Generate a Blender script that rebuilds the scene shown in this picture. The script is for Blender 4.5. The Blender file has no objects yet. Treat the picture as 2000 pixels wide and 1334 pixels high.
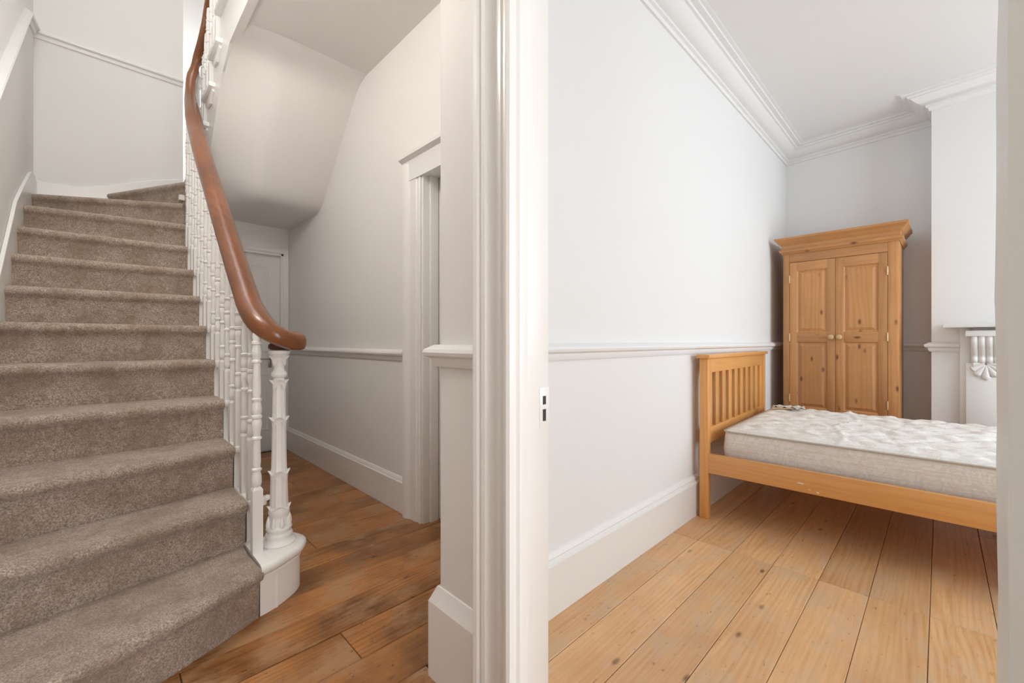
import bpy, bmesh, math, random
from mathutils import Vector, Matrix
random.seed(7)
S = bpy.context.scene
COL = S.collection

# ------------------------------------------------------------------ camera
# x runs into the bedroom, y runs up the hall, z up; camera stands in the hall
H = 1.05
TH = math.atan(836 / 825.0)
cam = bpy.data.cameras.new('camera'); cam_o = bpy.data.objects.new('camera', cam); COL.objects.link(cam_o)
cam.sensor_width = 36; cam.lens = 825 / 2000 * 36; cam.clip_start = 0.02
cam_o.location = (0, 0, H); cam_o.rotation_euler = (math.pi / 2, 0, TH - math.pi / 2)
S.camera = cam_o
# ------------------------------------------------------------------ light
S.view_settings.view_transform = 'Standard'; S.view_settings.look = 'None'
S.view_settings.gamma = 1; S.view_settings.use_curve_mapping = False
S.view_settings.exposure = 0.0
W = bpy.data.worlds.new('sky'); S.world = W; W.use_nodes = True
W.node_tree.nodes['Background'].inputs[0].default_value = (.86, .93, 1, 1)
W.node_tree.nodes['Background'].inputs[1].default_value = 1.0
def area(name, loc, direction, sx, sy, power, col):
    l = bpy.data.lights.new(name, 'AREA'); l.shape = 'RECTANGLE'; l.size = sx; l.size_y = sy; l.energy = power; l.color = col
    o = bpy.data.objects.new(name, l); COL.objects.link(o); o.location = loc
    o.rotation_euler = Vector(direction).to_track_quat('-Z', 'Y').to_euler()
    return o
area('daylight_bedroom_window', (3.05, -2.52, 1.62), (0, 1, -.06), 2.3, 1.7, 78, (.86, .94, 1))
area('daylight_front_door', (.2, -2.62, 1.5), (0, 1, 0), .8, 1.7, 38, (1, .99, .98))
area('daylight_stair_skylight', (.1, 2.3, 5.42), (0, 0, -1), .85, 2.2, 24, (.98, 1, 1))
area('lobby_fill_light', (1.28, 5.7, 3.9), (-1, 0, 0), .8, 1.3, 22, (.97, .99, 1))  # added area light that brightens the lobby; no window is built there
S.cycles.max_bounces = 10; S.cycles.diffuse_bounces = 7

# ------------------------------------------------------------------ material helpers
def newmat(name):
    m = bpy.data.materials.new(name); m.use_nodes = True
    nt = m.node_tree; b = nt.nodes['Principled BSDF']
    return m, nt, b
def node(nt, t, **kw):
    n = nt.nodes.new(t)
    for k, v in kw.items(): setattr(n, k, v)
    return n
def ramp(nt, fac, stops):
    r = node(nt, 'ShaderNodeValToRGB'); e = r.color_ramp.elements
    while len(e) < len(stops): e.new(.5)
    for i, (p, c) in enumerate(stops):
        e[i].position = p; e[i].color = (*c, 1) if len(c) == 3 else c
    nt.links.new(fac, r.inputs[0]); return r.outputs[0]
def mixc(nt, fac, a, b, mode='MIX'):
    m = node(nt, 'ShaderNodeMix', data_type='RGBA', blend_type=mode)
    for s, v in ((m.inputs[0], fac), (m.inputs[6], a), (m.inputs[7], b)):
        if isinstance(v, bpy.types.NodeSocket): nt.links.new(v, s)
        elif isinstance(v, (int, float)): s.default_value = v
        else: s.default_value = (*v, 1)
    return m.outputs[2]
def lin(r, g, b):
    f = lambda c: (c / 12.92 if c <= .04045 else ((c + .055) / 1.055) ** 2.4)
    return (f(r / 255), f(g / 255), f(b / 255))
def coords(nt, scale=(1, 1, 1), rnd=True):
    tc = node(nt, 'ShaderNodeTexCoord'); mp = node(nt, 'ShaderNodeMapping')
    mp.inputs['Scale'].default_value = scale
    src = tc.outputs['Object']
    if rnd:
        oi = node(nt, 'ShaderNodeObjectInfo'); mu = node(nt, 'ShaderNodeVectorMath', operation='MULTIPLY_ADD')
        nt.links.new(oi.outputs['Random'], mu.inputs[0]); mu.inputs[1].default_value = (37, 23, 11)
        nt.links.new(src, mu.inputs[2]); src = mu.outputs[0]
    nt.links.new(src, mp.inputs[0]); return mp.outputs[0]
def noise(nt, vec, scale, detail=3, rough=.5, dist=0):
    n = node(nt, 'ShaderNodeTexNoise'); nt.links.new(vec, n.inputs['Vector'])
    n.inputs['Scale'].default_value = scale; n.inputs['Detail'].default_value = detail
    n.inputs['Roughness'].default_value = rough; n.inputs['Distortion'].default_value = dist
    return n.outputs[0]
def bump(nt, b, h, strength, dist=.01):
    n = node(nt, 'ShaderNodeBump'); n.inputs['Strength'].default_value = strength; n.inputs['Distance'].default_value = dist
    nt.links.new(h, n.inputs['Height']); nt.links.new(n.outputs[0], b.inputs['Normal'])
def paint(name, col, rough=.6, relief=.06, scale=40):
    m, nt, b = newmat(name); v = coords(nt, rnd=False)
    n = noise(nt, v, scale, 4); n2 = noise(nt, v, 1.3, 2)
    c2 = tuple(min(1, c * .965) for c in col)
    nt.links.new(mixc(nt, n2, col, c2), b.inputs['Base Color'])
    b.inputs['Roughness'].default_value = rough; bump(nt, b, n, relief, .004)
    return m
def wood(name, light, mid, dark, axis=0, ring=9.0, rough=.4, knot=.6, wear=0.0, wearcol=(.5, .45, .4), vary=.35, relief=.05, coat=0, namp=.16, kscale=.75, grain=.55, flat=None, kr=1.0):
    m, nt, b = newmat(name)
    st = [1, 1, 1]; st[axis] = .12
    v = coords(nt, tuple(st))
    d = noise(nt, v, 5.0, 2, .5)
    # growth rings: distorted bands running along the board
    sep = node(nt, 'ShaderNodeSeparateXYZ'); nt.links.new(v, sep.inputs[0])
    other = [i for i in range(3) if i != axis]
    add = node(nt, 'ShaderNodeMath', operation='MULTIPLY_ADD'); nt.links.new(d, add.inputs[0]); add.inputs[1].default_value = namp
    nt.links.new(sep.outputs[other[0]], add.inputs[2])
    add2 = node(nt, 'ShaderNodeMath', operation='MULTIPLY_ADD'); nt.links.new(sep.outputs[other[1]], add2.inputs[0]); add2.inputs[1].default_value = .6
    nt.links.new(add.outputs[0], add2.inputs[2])
    mul = node(nt, 'ShaderNodeMath', operation='MULTIPLY'); nt.links.new(add2.outputs[0], mul.inputs[0]); mul.inputs[1].default_value = ring * 6.283
    sn = node(nt, 'ShaderNodeMath', operation='SINE'); nt.links.new(mul.outputs[0], sn.inputs[0])
    mr = node(nt, 'ShaderNodeMapRange'); nt.links.new(sn.outputs[0], mr.inputs[0]); mr.inputs[1].default_value = -1
    st2 = [60, 60, 60]; st2[axis] = 2.0
    fib = noise(nt, coords(nt, tuple(st2)), 1.6, 3, .6)
    gm = noise(nt, coords(nt, tuple(st)), 2.3, 2)
    base = mixc(nt, ramp(nt, mr.outputs[0], [(.3, (0, 0, 0)), (1, (grain,) * 3)]), light, mid)
    base = mixc(nt, ramp(nt, gm, [(.42, (0, 0, 0)), (.62, (.85,) * 3)]), base, light)
    base = mixc(nt, .38, base, ramp(nt, fib, [(.25, mid), (.6, light)]))
    big = noise(nt, coords(nt, (1, 1, 1)), 3.0, 3, .6)
    base = mixc(nt, ramp(nt, big, [(.4, (0, 0, 0)), (.75, (vary, vary, vary))]), base, dark)
    # knots
    kv = [7, 7, 7]; kv[axis] = 3.0
    if flat is not None: kv[flat] = 0
    vo = node(nt, 'ShaderNodeTexVoronoi'); nt.links.new(coords(nt, tuple(kv)), vo.inputs['Vector']); vo.inputs['Scale'].default_value = kscale
    kn = ramp(nt, vo.outputs['Distance'], [(.03 * kr, (knot,) * 3), (.05 * kr, (knot * .6,) * 3), (.085 * kr, (0, 0, 0))])
    base = mixc(nt, kn, base, tuple(c * .35 for c in dark))
    if wear:
        wn = noise(nt, coords(nt, (1, 1.6, 1)), 4.5, 4, .65)
        base = mixc(nt, ramp(nt, wn, [(.48, (0, 0, 0)), (.62, (wear,) * 3)]), base, wearcol)
        sp = noise(nt, coords(nt, (1, 2.4, 1)), 26, 3, .7)
        base = mixc(nt, ramp(nt, sp, [(.64, (0, 0, 0)), (.72, (wear * 1.1,) * 3)]), base, tuple(c * .25 for c in dark))
    oi = node(nt, 'ShaderNodeObjectInfo')
    hv = node(nt, 'ShaderNodeHueSaturation'); nt.links.new(base, hv.inputs['Color'])
    mr2 = node(nt, 'ShaderNodeMapRange'); nt.links.new(oi.outputs['Random'], mr2.inputs[0]); mr2.inputs[3].default_value = .88; mr2.inputs[4].default_value = 1.1
    nt.links.new(mr2.outputs[0], hv.inputs['Value'])
    nt.links.new(hv.outputs[0], b.inputs['Base Color'])
    b.inputs['Roughness'].default_value = rough; b.inputs['Coat Weight'].default_value = coat; b.inputs['Coat Roughness'].default_value = .25
    bump(nt, b, fib, relief, .003)
    return m
def plain(name, col, rough=.5, metal=0):
    m, nt, b = newmat(name)
    v = coords(nt); n = noise(nt, v, 30, 2)
    nt.links.new(mixc(nt, n, col, tuple(c * .88 for c in col)), b.inputs['Base Color'])
    b.inputs['Roughness'].default_value = rough; b.inputs['Metallic'].default_value = metal
    return m

M = {}
M['wall'] = paint('wall_paint', (.80, .79, .775), .65, .05, 60)
M['bedwall'] = paint('bedroom_wall_paint', (.795, .80, .802), .65, .05, 60)
M['ceil'] = paint('ceiling_paint', (.80, .785, .77), .8, .04, 50)
M['trim'] = paint('gloss_trim_paint', (.82, .815, .80), .28, .10, 22)
M['baluster'] = paint('baluster_paint', (.87, .865, .85), .25, .05, 30)
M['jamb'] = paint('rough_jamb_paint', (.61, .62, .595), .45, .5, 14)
M['floor_bed'] = wood('waxed_pine_boards', lin(222, 178, 130), lin(182, 124, 70), lin(176, 122, 76), 0, 42, .40, .85, .45, lin(198, 174, 146), .4, .12, 0, .24, 1.0, .42, 2)
M['floor_hall'] = wood('stained_pine_boards', lin(184, 124, 66), lin(112, 66, 32), lin(66, 40, 25), 0, 42, .33, .85, .7, lin(170, 134, 98), .8, .12, 0, .2, 1.1, .6, 2)
M['gap'] = plain('dark_joint', lin(40, 28, 20), .9)
M['rail'] = wood('mahogany_handrail', lin(138, 80, 36), lin(104, 56, 24), lin(62, 32, 17), 1, 20, .28, .0, 0, (0, 0, 0), .5, .03, .4)
M['rail_dark'] = plain('dark_mahogany', lin(62, 32, 22), .35)
pine = (lin(222, 164, 98), lin(204, 138, 72), lin(190, 120, 60))
for key, nm, ax in (('bed', 'honey_pine', 0), ('bed_y', 'honey_pine_lengthways', 1), ('bed_z', 'honey_pine_upright', 2)):
    M[key] = wood(nm, *pine, ax, 34, .36, 0, 0, (0, 0, 0), .2, .03, .25, .2, .75, .7)
pine = (lin(196, 142, 90), lin(170, 114, 64), lin(142, 92, 52))
for key, nm, ax in (('ward', 'knotty_pine', 0), ('ward_z', 'knotty_pine_upright', 2)):
    M[key] = wood(nm, *pine, ax, 34, .42, .85, 0, (0, 0, 0), .3, .03, .1, .2, 1.6, .5, 1, 1.7)
M['knob'] = plain('turned_wood_knob', lin(205, 172, 128), .4)
M['brass'] = plain('brass', lin(226, 208, 168), .35, .7)
M['steel'] = plain('brushed_steel', lin(170, 168, 160), .35, 1)
M['black'] = plain('cast_iron', (.02, .02, .02), .5)
M['plastic'] = plain('clear_film', (.82, .84, .86), .12)
def carpet():
    m, nt, b = newmat('taupe_carpet_pile'); v = coords(nt, rnd=False)
    n1 = noise(nt, v, 190, 3, .75); n2 = noise(nt, v, 7, 4, .65); n3 = noise(nt, v, 38, 3, .65)
    c = ramp(nt, n1, [(.3, lin(114, 98, 86)), (.5, lin(174, 158, 144)), (.72, lin(222, 210, 198))])
    c = mixc(nt, ramp(nt, n2, [(.42, (0, 0, 0)), (.62, (.55,) * 3)]), c, lin(140, 120, 102))
    c = mixc(nt, ramp(nt, n3, [(.5, (0, 0, 0)), (.7, (.45,) * 3)]), c, lin(120, 100, 84))
    nt.links.new(c, b.inputs['Base Color']); b.inputs['Roughness'].default_value = 1
    b.inputs['Specular IOR Level'].default_value = .05
    b.inputs['Sheen Weight'].default_value = .25; b.inputs['Sheen Roughness'].default_value = .5
    bump(nt, b, n1, .8, .006); return m
M['carpet'] = carpet()
def damask():
    m, nt, b = newmat('woven_mattress_ticking'); v = coords(nt, rnd=False)
    w = noise(nt, v, 9, 3, .55, 3.5); st = noise(nt, coords(nt, (6, 1.2, 60), False), 3, 3)
    c = ramp(nt, w, [(.42, lin(226, 224, 220)), (.5, lin(216, 211, 203)), (.56, lin(228, 226, 222))])
    c = mixc(nt, ramp(nt, st, [(.45, (0, 0, 0)), (.7, (.5,) * 3)]), c, lin(206, 192, 174))
    nt.links.new(c, b.inputs['Base Color']); b.inputs['Roughness'].default_value = .7
    b.inputs['Sheen Weight'].default_value = .2
    bump(nt, b, w, .25, .006); return m
M['damask'] = damask()

# ------------------------------------------------------------------ mesh helpers
class MB:
    def __init__(s): s.v = []; s.f = []
    def add(s, vs, fs):
        o = len(s.v); s.v += [tuple(v) for v in vs]; s.f += [tuple(i + o for i in f) for f in fs]; return s
    def box(s, a, b):
        x0, y0, z0 = (min(a[i], b[i]) for i in range(3)); x1, y1, z1 = (max(a[i], b[i]) for i in range(3))
        return s.add([(x0, y0, z0), (x1, y0, z0), (x1, y1, z0), (x0, y1, z0), (x0, y0, z1), (x1, y0, z1), (x1, y1, z1), (x0, y1, z1)],
                     [(0, 3, 2, 1), (4, 5, 6, 7), (0, 1, 5, 4), (1, 2, 6, 5), (2, 3, 7, 6), (3, 0, 4, 7)])
    def prism(s, poly, f0, f1):               # poly 2D; f0, f1 map a 2D point to 3D
        n = len(poly)
        s.add([f0(p) for p in poly] + [f1(p) for p in poly],
              [tuple(range(n))[::-1], tuple(range(n, 2 * n))] + [(i, (i + 1) % n, n + (i + 1) % n, n + i) for i in range(n)])
        return s
    def pz(s, poly, z0, z1): return s.prism(poly, lambda p: (p[0], p[1], z0), lambda p: (p[0], p[1], z1))
    def grid(s, rows, close_u=False, close_v=False):
        nu, nv = len(rows), len(rows[0]); fs = []
        for i in range(nu if close_u else nu - 1):
            for j in range(nv if close_v else nv - 1):
                fs.append((i * nv + j, i * nv + (j + 1) % nv, ((i + 1) % nu) * nv + (j + 1) % nv, ((i + 1) % nu) * nv + j))
        return s.add([p for r in rows for p in r], fs)
    def lathe(s, prof, c=(0, 0, 0), n=16, rmod=None):
        rows = []
        for r, z in prof:
            rows.append([(c[0] + (r if not rmod else rmod(r, z, a)) * math.cos(a), c[1] + (r if not rmod else rmod(r, z, a)) * math.sin(a), c[2] + z)
                         for a in (2 * math.pi * k / n for k in range(n))])
        s.grid(rows, False, True); o = len(s.v) - n * len(prof)
        s.f.append(tuple(o + k for k in range(n))[::-1]); s.f.append(tuple(o + n * (len(prof) - 1) + k for k in range(n))); return s
    def build(s, name, mat, parent=None, smooth=35, bevel=0, seg=2, loc=None):
        me = bpy.data.meshes.new(name); me.from_pydata(s.v, [], s.f)
        bm = bmesh.new(); bm.from_mesh(me)
        bmesh.ops.recalc_face_normals(bm, faces=bm.faces)
        if bevel:
            es = [e for e in bm.edges if len(e.link_faces) == 2 and e.calc_face_angle() > .6]
            bmesh.ops.bevel(bm, geom=es, offset=bevel, segments=seg, profile=.5, affect='EDGES', clamp_overlap=True)
        bm.to_mesh(me); bm.free()
        me.materials.append(M[mat] if isinstance(mat, str) else mat)
        if smooth:
            for p in me.polygons: p.use_smooth = True
            me.set_sharp_from_angle(angle=math.radians(smooth))
        o = bpy.data.objects.new(name, me); COL.objects.link(o)
        if parent: o.parent = parent
        if loc: o.location = loc
        return o
def tag(o, label, cat=None, group=None, kind=None):
    o['label'] = label
    if cat: o['category'] = cat
    if group: o['group'] = group
    if kind: o['kind'] = kind
    return o
def struct(o, label, cat='wall'): return tag(o, label, cat, None, 'structure')
def empty(name, loc=(0, 0, 0), rz=0):
    o = bpy.data.objects.new(name, None); COL.objects.link(o); o.location = loc; o.rotation_euler = (0, 0, rz); o.empty_display_size = .1; return o
def sweep(path, prof, closed=False):
    """profile (out, z) swept along a plan polyline with mitred corners; out is to the right of travel"""
    P = [Vector(p) for p in path]; n = len(P); rows = []
    for i in range(n):
        dirs = []
        if i > 0: dirs.append((P[i] - P[i - 1]).normalized())
        if i < n - 1: dirs.append((P[i + 1] - P[i]).normalized())
        ns = [Vector((d.y, -d.x)) for d in dirs]
        if len(ns) == 2:
            m = (ns[0] + ns[1]).normalized(); m = m / max(.25, m.dot(ns[0]))
        else: m = ns[0]
        rows.append([(P[i].x + m.x * o, P[i].y + m.y * o, z) for o, z in prof])
    mb = MB(); mb.grid(rows, False, True); k = len(prof)
    mb.f.append(tuple(range(k))); mb.f.append(tuple(range((n - 1) * k, n * k))[::-1])
    return mb

def catmull(P, sub_=8):
    P = [Vector(p) for p in P]; out = []
    for i in range(len(P) - 1):
        p0 = P[max(0, i - 1)]; p1 = P[i]; p2 = P[i + 1]; p3 = P[min(len(P) - 1, i + 2)]
        for k in range(sub_):
            t = k / sub_
            out.append(.5 * ((2 * p1) + (p2 - p0) * t + (2 * p0 - 5 * p1 + 4 * p2 - p3) * t * t + (3 * p1 - p0 - 3 * p2 + p3) * t ** 3))
    return out + [P[-1]]
# ------------------------------------------------------------------ plan
XL = -.335                 # outer wall beside the stairs
XN, XNI = .77, .875        # wall with the bedroom doorway (hall face, bedroom face)
YW = 1.054                 # bedroom wall the bed stands against
YC = 1.107                 # outer corner where the hall widens
XH = 1.352                 # hall wall beyond that corner
YD = 4.50                  # end of the hall (closed door)
YF = 4.86                  # end wall of the stairwell
ZH = 2.915; ZB = 2.88      # ceilings
JL, JR = .757, -.0545      # door jambs
SK = math.radians(4)
B0 = Vector((4.787, YW)); bd = Vector((-math.sin(SK), -math.cos(SK))); bn = Vector((math.cos(SK), -math.sin(SK)))
YE = -2.6
Cc = B0 + bd * 1.034; Dd = Cc - bn * .315; Ee = Dd + bd * 1.40; Ff = Cc + bd * 1.40
Gg = B0 + bd * ((YW - YE) / math.cos(SK))
room = [(XNI, YW), tuple(B0), tuple(Cc), tuple(Dd), tuple(Ee), tuple(Ff), tuple(Gg), (XNI, YE)]

# ------------------------------------------------------------------ structure: walls
def wallbox(name, a, b, mat, label): return struct(MB().box(a, b).build(name, mat, smooth=0), label)
wallbox('wall_bed', (XNI - .01, YW, -.05), (5.3, YC - .003, 3.1), 'bedwall', 'long white bedroom wall behind the bed headboard')
mb = MB(); ob = .3
mb.pz([(B0.x, B0.y + .2), tuple(B0), tuple(Gg), (Gg.x, Gg.y - .2), (Gg.x + ob, Gg.y - .2), (B0.x + ob, B0.y + .2)], -.05, 3.1)
struct(mb.build('wall_back', 'bedwall', smooth=0), 'shaded bedroom back wall behind the pine wardrobe')
struct(MB().pz([tuple(Cc + bn * .01), tuple(Dd), tuple(Ee), tuple(Ff + bn * .01)], -.05, 3.0).build('wall_chimney_breast', 'bedwall', smooth=0), 'projecting white chimney breast above the mantelpiece')
# bedroom window wall with an opening
wx0, wx1, wz0, wz1 = 1.85, 4.25, .75, 2.5
mb = MB().box((XNI - .1, YE - .25, -.05), (wx0, YE, 3.1)).box((wx1, YE - .25, -.05), (5.1, YE, 3.1)).box((wx0, YE - .25, -.05), (wx1, YE, wz0)).box((wx0, YE - .25, wz1), (wx1, YE, 3.1))
struct(mb.build('wall_window', 'bedwall', smooth=0), 'bedroom wall with the wide daylight window, facing the headboard wall')
# wall with the bedroom doorway
DZ = 2.62
mb = MB().box((XN, JL + .03, -.05), (XNI, YC, 3.1))
struct(mb.build('wall_doorway_pier', 'wall', smooth=0, bevel=.012, seg=3), 'narrow hall wall pier left of the bedroom doorway, ending in an outer corner')
mb = MB().box((XN, YE - .2, -.05), (XNI, JR - .03, 3.1)).box((XN, JR - .03, DZ + .03), (XNI, JL + .03, 3.1))
struct(mb.build('wall_doorway', 'wall', smooth=0), 'hall wall right of and above the bedroom doorway')
# hall wall beyond the jog, with an opening for a door
hy0, hy1, hz = 1.28, 2.10, 2.03
mb = MB().box((XH, YC - .02, -.05), (XH + .14, hy0, 3.1)).box((XH, hy1, -.05), (XH + .14, YF + .1, 3.1)).box((XH, hy0, hz), (XH + .14, hy1, 3.1))
struct(mb.build('wall_hall', 'wall', smooth=0), 'white hall wall with dado rail and a cased doorway')
# wall at the end of the hall with a door opening
ex0, ex1, ez = .56, 1.306, 1.90
mb = MB().box((.46, YD, -.05), (ex0, YD + .12, 2.2)).box((ex1, YD, -.05), (XH + .02, YD + .12, 2.2)).box((ex0, YD, ez), (ex1, YD + .12, 2.2))
mb.box((.46, YD + .12, -.05), (XH + .02, YD + .16, 2.14))
struct(mb.build('wall_hall_end', 'wall', smooth=0), 'short white wall around the closed door at the hall end')
struct(MB().box((.40, 2.2, -.05), (.46, YD + .12, .36)).box((.40, 3.0, .36), (.46, YD + .12, 1.1)).box((.40, 3.9, 1.1), (.46, YD + .12, 1.6)).build('wall_understair', 'wall', smooth=0), 'white panelling closing the underside of the stairs')
wallbox('wall_stairs', (XL - .2, YE - .2, -.05), (XL, YF + .2, 5.5), 'wall', 'tall white wall along the left side of the stairs')
wallbox('wall_stairs_end', (XL - .1, YF, 1.9), (.572, YF + .12, 5.5), 'wall', 'white stairwell end wall with a level dado rail')
# first-floor volume above, closing the stairwell
mb = MB().box((XH, 1.0, 3.1), (XH + .14, 6.7, 5.5)).box((XL, 1.0, 3.1), (XH, 1.12, 5.5)).box((.572 - .1, YF + .12, 2.3), (.572, 6.6, 5.5)).box((.472, 6.5, 2.3), (XH + .1, 6.62, 5.5)).box((XH, YF, 2.3), (XH + .14, 6.6, 3.1))
struct(mb.build('wall_upper', 'wall', smooth=0), 'white upper landing walls seen past the handrail curve')
sx0, sx1, sy0, sy1 = -.33, .53, 1.2, 3.4
mb = MB().box((XL - .1, .9, 5.45), (XH + .15, sy0, 5.55)).box((XL - .1, sy1, 5.45), (XH + .15, 6.7, 5.55)).box((sx1, sy0, 5.45), (XH + .15, sy1, 5.55))
struct(mb.build('ceiling_stairwell', 'ceil', smooth=0), 'top ceiling over the stairwell with a skylight opening', 'ceiling')
wallbox('floor_lobby', (.5, YF, 2.35), (XH, 6.5, 2.47), 'carpet', 'carpeted lobby floor beyond the stair turn')['category'] = 'floor'
# hall ceiling with the stairwell left open, bedroom ceiling
mb = MB().box((XL - .05, YE - .1, ZH), (XH + .05, 1.15, 3.2)).box((.62, 1.15, ZH), (XH + .02, 2.86, 3.2))
struct(mb.build('ceiling', 'ceil', smooth=0), 'flat hall ceiling beside the underside of the upper stairs', 'ceiling')
mb = MB().box((XN + .05, YE - .1, ZB), (5.2, YW + .02, ZB + .12))
struct(mb.build('ceiling_bedroom', 'bedwall', smooth=0), 'flat white bedroom ceiling framed by a moulded cornice', 'ceiling')
# front wall behind the camera with a glazed front door
mb = MB().box((XL - .1, YE - .25, -.05), (-.2, YE - .1, 3.1)).box((.62, YE - .25, -.05), (XN + .1, YE - .1, 3.1)).box((-.2, YE - .25, 2.4), (.62, YE - .1, 3.1))
struct(mb.build('wall_front', 'wall', smooth=0), 'front hall wall around the glazed entrance door')

# ------------------------------------------------------------------ floors: each board its own piece
def boards(parent, mat, rows, z=0.0, gap=.0022, rnd=random):
    for (y0, y1, cuts) in rows:
        for a, b in zip(cuts[:-1], cuts[1:]):
            dz = rnd.uniform(-.0012, .0006); g = gap * rnd.uniform(.5, 1.3)
            x0, x1, w = a + .0012, b - .0012, (y1 - y0) - g
            L = x1 - x0; c = .0018
            vs = []
            for zz, ins in ((-.02, 0), (-c, 0), (0, c)):
                vs += [(-L / 2 + ins, -w / 2 + ins, zz), (L / 2 - ins, -w / 2 + ins, zz), (L / 2 - ins, w / 2 - ins, zz), (-L / 2 + ins, w / 2 - ins, zz)]
            fs = [(8, 9, 10, 11)]
            for k in (0, 4): fs += [(k + i, k + (i + 1) % 4, k + 4 + (i + 1) % 4, k + 4 + i) for i in range(4)]
            MB().add(vs, fs).build('floor_board', mat, parent, 0, loc=((x0 + x1) / 2, (y0 + y1) / 2, z + dz))
fl = struct(MB().box((XN - .02, YE, -.08), (5.0, YW, -.018)).build('floor_bedroom', 'gap', smooth=0), 'worn pale pine floorboards of the bedroom', 'floor')
rows = []
y = 1.079 - .001; k = 0
ys = [1.054, .903, .727, .552, .376, .206, .028, -.147] + [-.147 - .1765 * i for i in range(1, 14)]
for i in range(len(ys) - 1):
    cuts = [XN - .005, 2.27, 3.49, 4.80]
    if i % 3 == 1: cuts = [XN - .005, 2.27, 3.0 + .4 * (i % 2), 4.80]
    rows.append((ys[i + 1], ys[i], cuts))
boards(fl, 'floor_bed', rows)
fl = struct(MB().box((XL, YE, -.08), (XH + .14, YD + .1, -.018)).build('floor', 'gap', smooth=0), 'dark orange stained floorboards of the hall', 'floor')
rows = []
ys = [1.52 + .1745 * i for i in range(-23, 18)]
for i in range(len(ys) - 1):
    y0, y1 = ys[i], ys[i + 1]
    if y0 > YD - .02: break
    if y1 < -2.4: continue
    xe = XH + .13 if y0 > YC - .03 else XN - .006
    xs = XL if y0 < 2.2 else .45
    y1 = min(y1, YD + .1)
    if y0 < YC < y1: xe = XN - .006
    cuts = [xs, xe]
    j = round((y0 - 1.52) / .1745)
    if j == -1: cuts = [xs, .63, xe]
    elif j == 0: cuts = [xs, .19, xe]
    elif j % 3 == 1 and xe - xs > .8: cuts = [xs, xs + .35 + .12 * (j % 4), xe]
    rows.append((y0, y1, cuts))
boards(fl, 'floor_hall', rows)

# ------------------------------------------------------------------ bedroom mouldings
corn = [(0, 2.755), (.012, 2.755), (.016, 2.775), (.030, 2.780), (.030, 2.795), (.05, 2.800), (.075, 2.815), (.098, 2.840), (.105, 2.848), (.118, 2.850), (.122, 2.862), (.150, 2.864), (.152, 2.874), (.172, 2.876), (.172, 2.885), (0, 2.885)]
struct(sweep(room + [room[0]], corn).build('trim_cornice', 'bedwall', smooth=25), 'moulded white cornice running round the bedroom ceiling', 'cornice')
def dado(z): return [(0, z), (.010, z), (.014, z + .008), (.018, z + .018), (.018, z + .026), (.034, z + .034), (.038, z + .044), (.034, z + .054), (.024, z + .060), (.012, z + .068), (0, z + .068)]
fpl = Dd + bd * .145     # fireplace surround starts here
struct(sweep([(XNI, YW), tuple(B0), tuple(Cc), tuple(Dd), tuple(fpl)], dado(.976)).build('trim_dado_bedroom', 'bedwall', smooth=25), 'white dado rail along the bedroom walls', 'dado rail')
skb = [(0, 0), (.022, 0), (.022, .188), (.027, .190), (.027, .200), (.018, .206), (.014, .216), (.017, .222), (.012, .232), (.006, .238), (0, .24)]
struct(sweep([(XNI, YW), tuple(B0), tuple(Cc), tuple(Dd), tuple(fpl)], skb).build('baseboard_bedroom', 'trim', smooth=25), 'tall moulded white skirting board along the bedroom walls', 'skirting')
struct(sweep([tuple(Dd + bd * 1.255), tuple(Ee), tuple(Ff), tuple(Gg), (XNI, YE), (XNI, JR - .15)], skb).build('baseboard_bedroom_far', 'trim', smooth=25), 'white skirting round the far side of the bedroom', 'skirting')

# ------------------------------------------------------------------ hall mouldings
struct(sweep([(XH, YD), (XH, hy1 + .18)], [(o, z) for o, z in dado(.932)]).build('trim_dado_hall', 'trim', smooth=25), 'white dado rail on the hall wall before the cased doorway', 'dado rail')
skh = [(0, 0), (.022, 0), (.022, .186), (.016, .192), (.014, .200), (.006, .212), (0, .214)]
struct(sweep([(XH, YD), (XH, hy1 + .18)], skh).build('baseboard_hall', 'trim', smooth=25), 'white skirting board along the hall wall', 'skirting')
pier_path = [(XN, JL + .128), (XN, YC), (XH, YC)]      # travel +y then +x: hall is on the left, so out is negative
struct(sweep(pier_path, [(-o, z) for o, z in dado(.972)]).build('trim_dado_pier', 'trim', smooth=25), 'short dado rail wrapping the pier corner left of the bedroom doorway', 'dado rail')
skp = [(0, 0), (-.024, 0), (-.024, .236), (-.021, .242), (-.004, .282), (0, .284)]
struct(sweep(pier_path, skp).build('baseboard_pier', 'trim', smooth=25), 'plain chamfered skirting wrapping the pier corner', 'skirting')
# outer wall: skirting in the hall
struct(sweep([(XL, YE), (XL, 1.50)], skh).build('baseboard_stairs', 'trim', smooth=25), 'white skirting along the outer hall wall before the stairs', 'skirting')
# stairwell dado on the end wall and raking dado on the outer wall
struct(sweep([(XL, YF), (.572, YF)], [(o, z + 2.44) for o, z in dado(.932)]).build('trim_dado_stairwell', 'trim', smooth=25), 'level dado rail on the stairwell end wall', 'dado rail')
mb = MB(); rows_ = []
for (yy, zz) in ((1.4, 1.0), (1.9, 1.28), (4.3, 3.25), (YF, 3.43)):
    rows_.append([(XL + o, yy, zz + z - .966) for o, z in dado(.932)])
mb.grid(rows_, False, True)
struct(mb.build('trim_dado_raking', 'trim', smooth=25), 'dado rail climbing the outer wall beside the stairs', 'dado rail')

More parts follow.
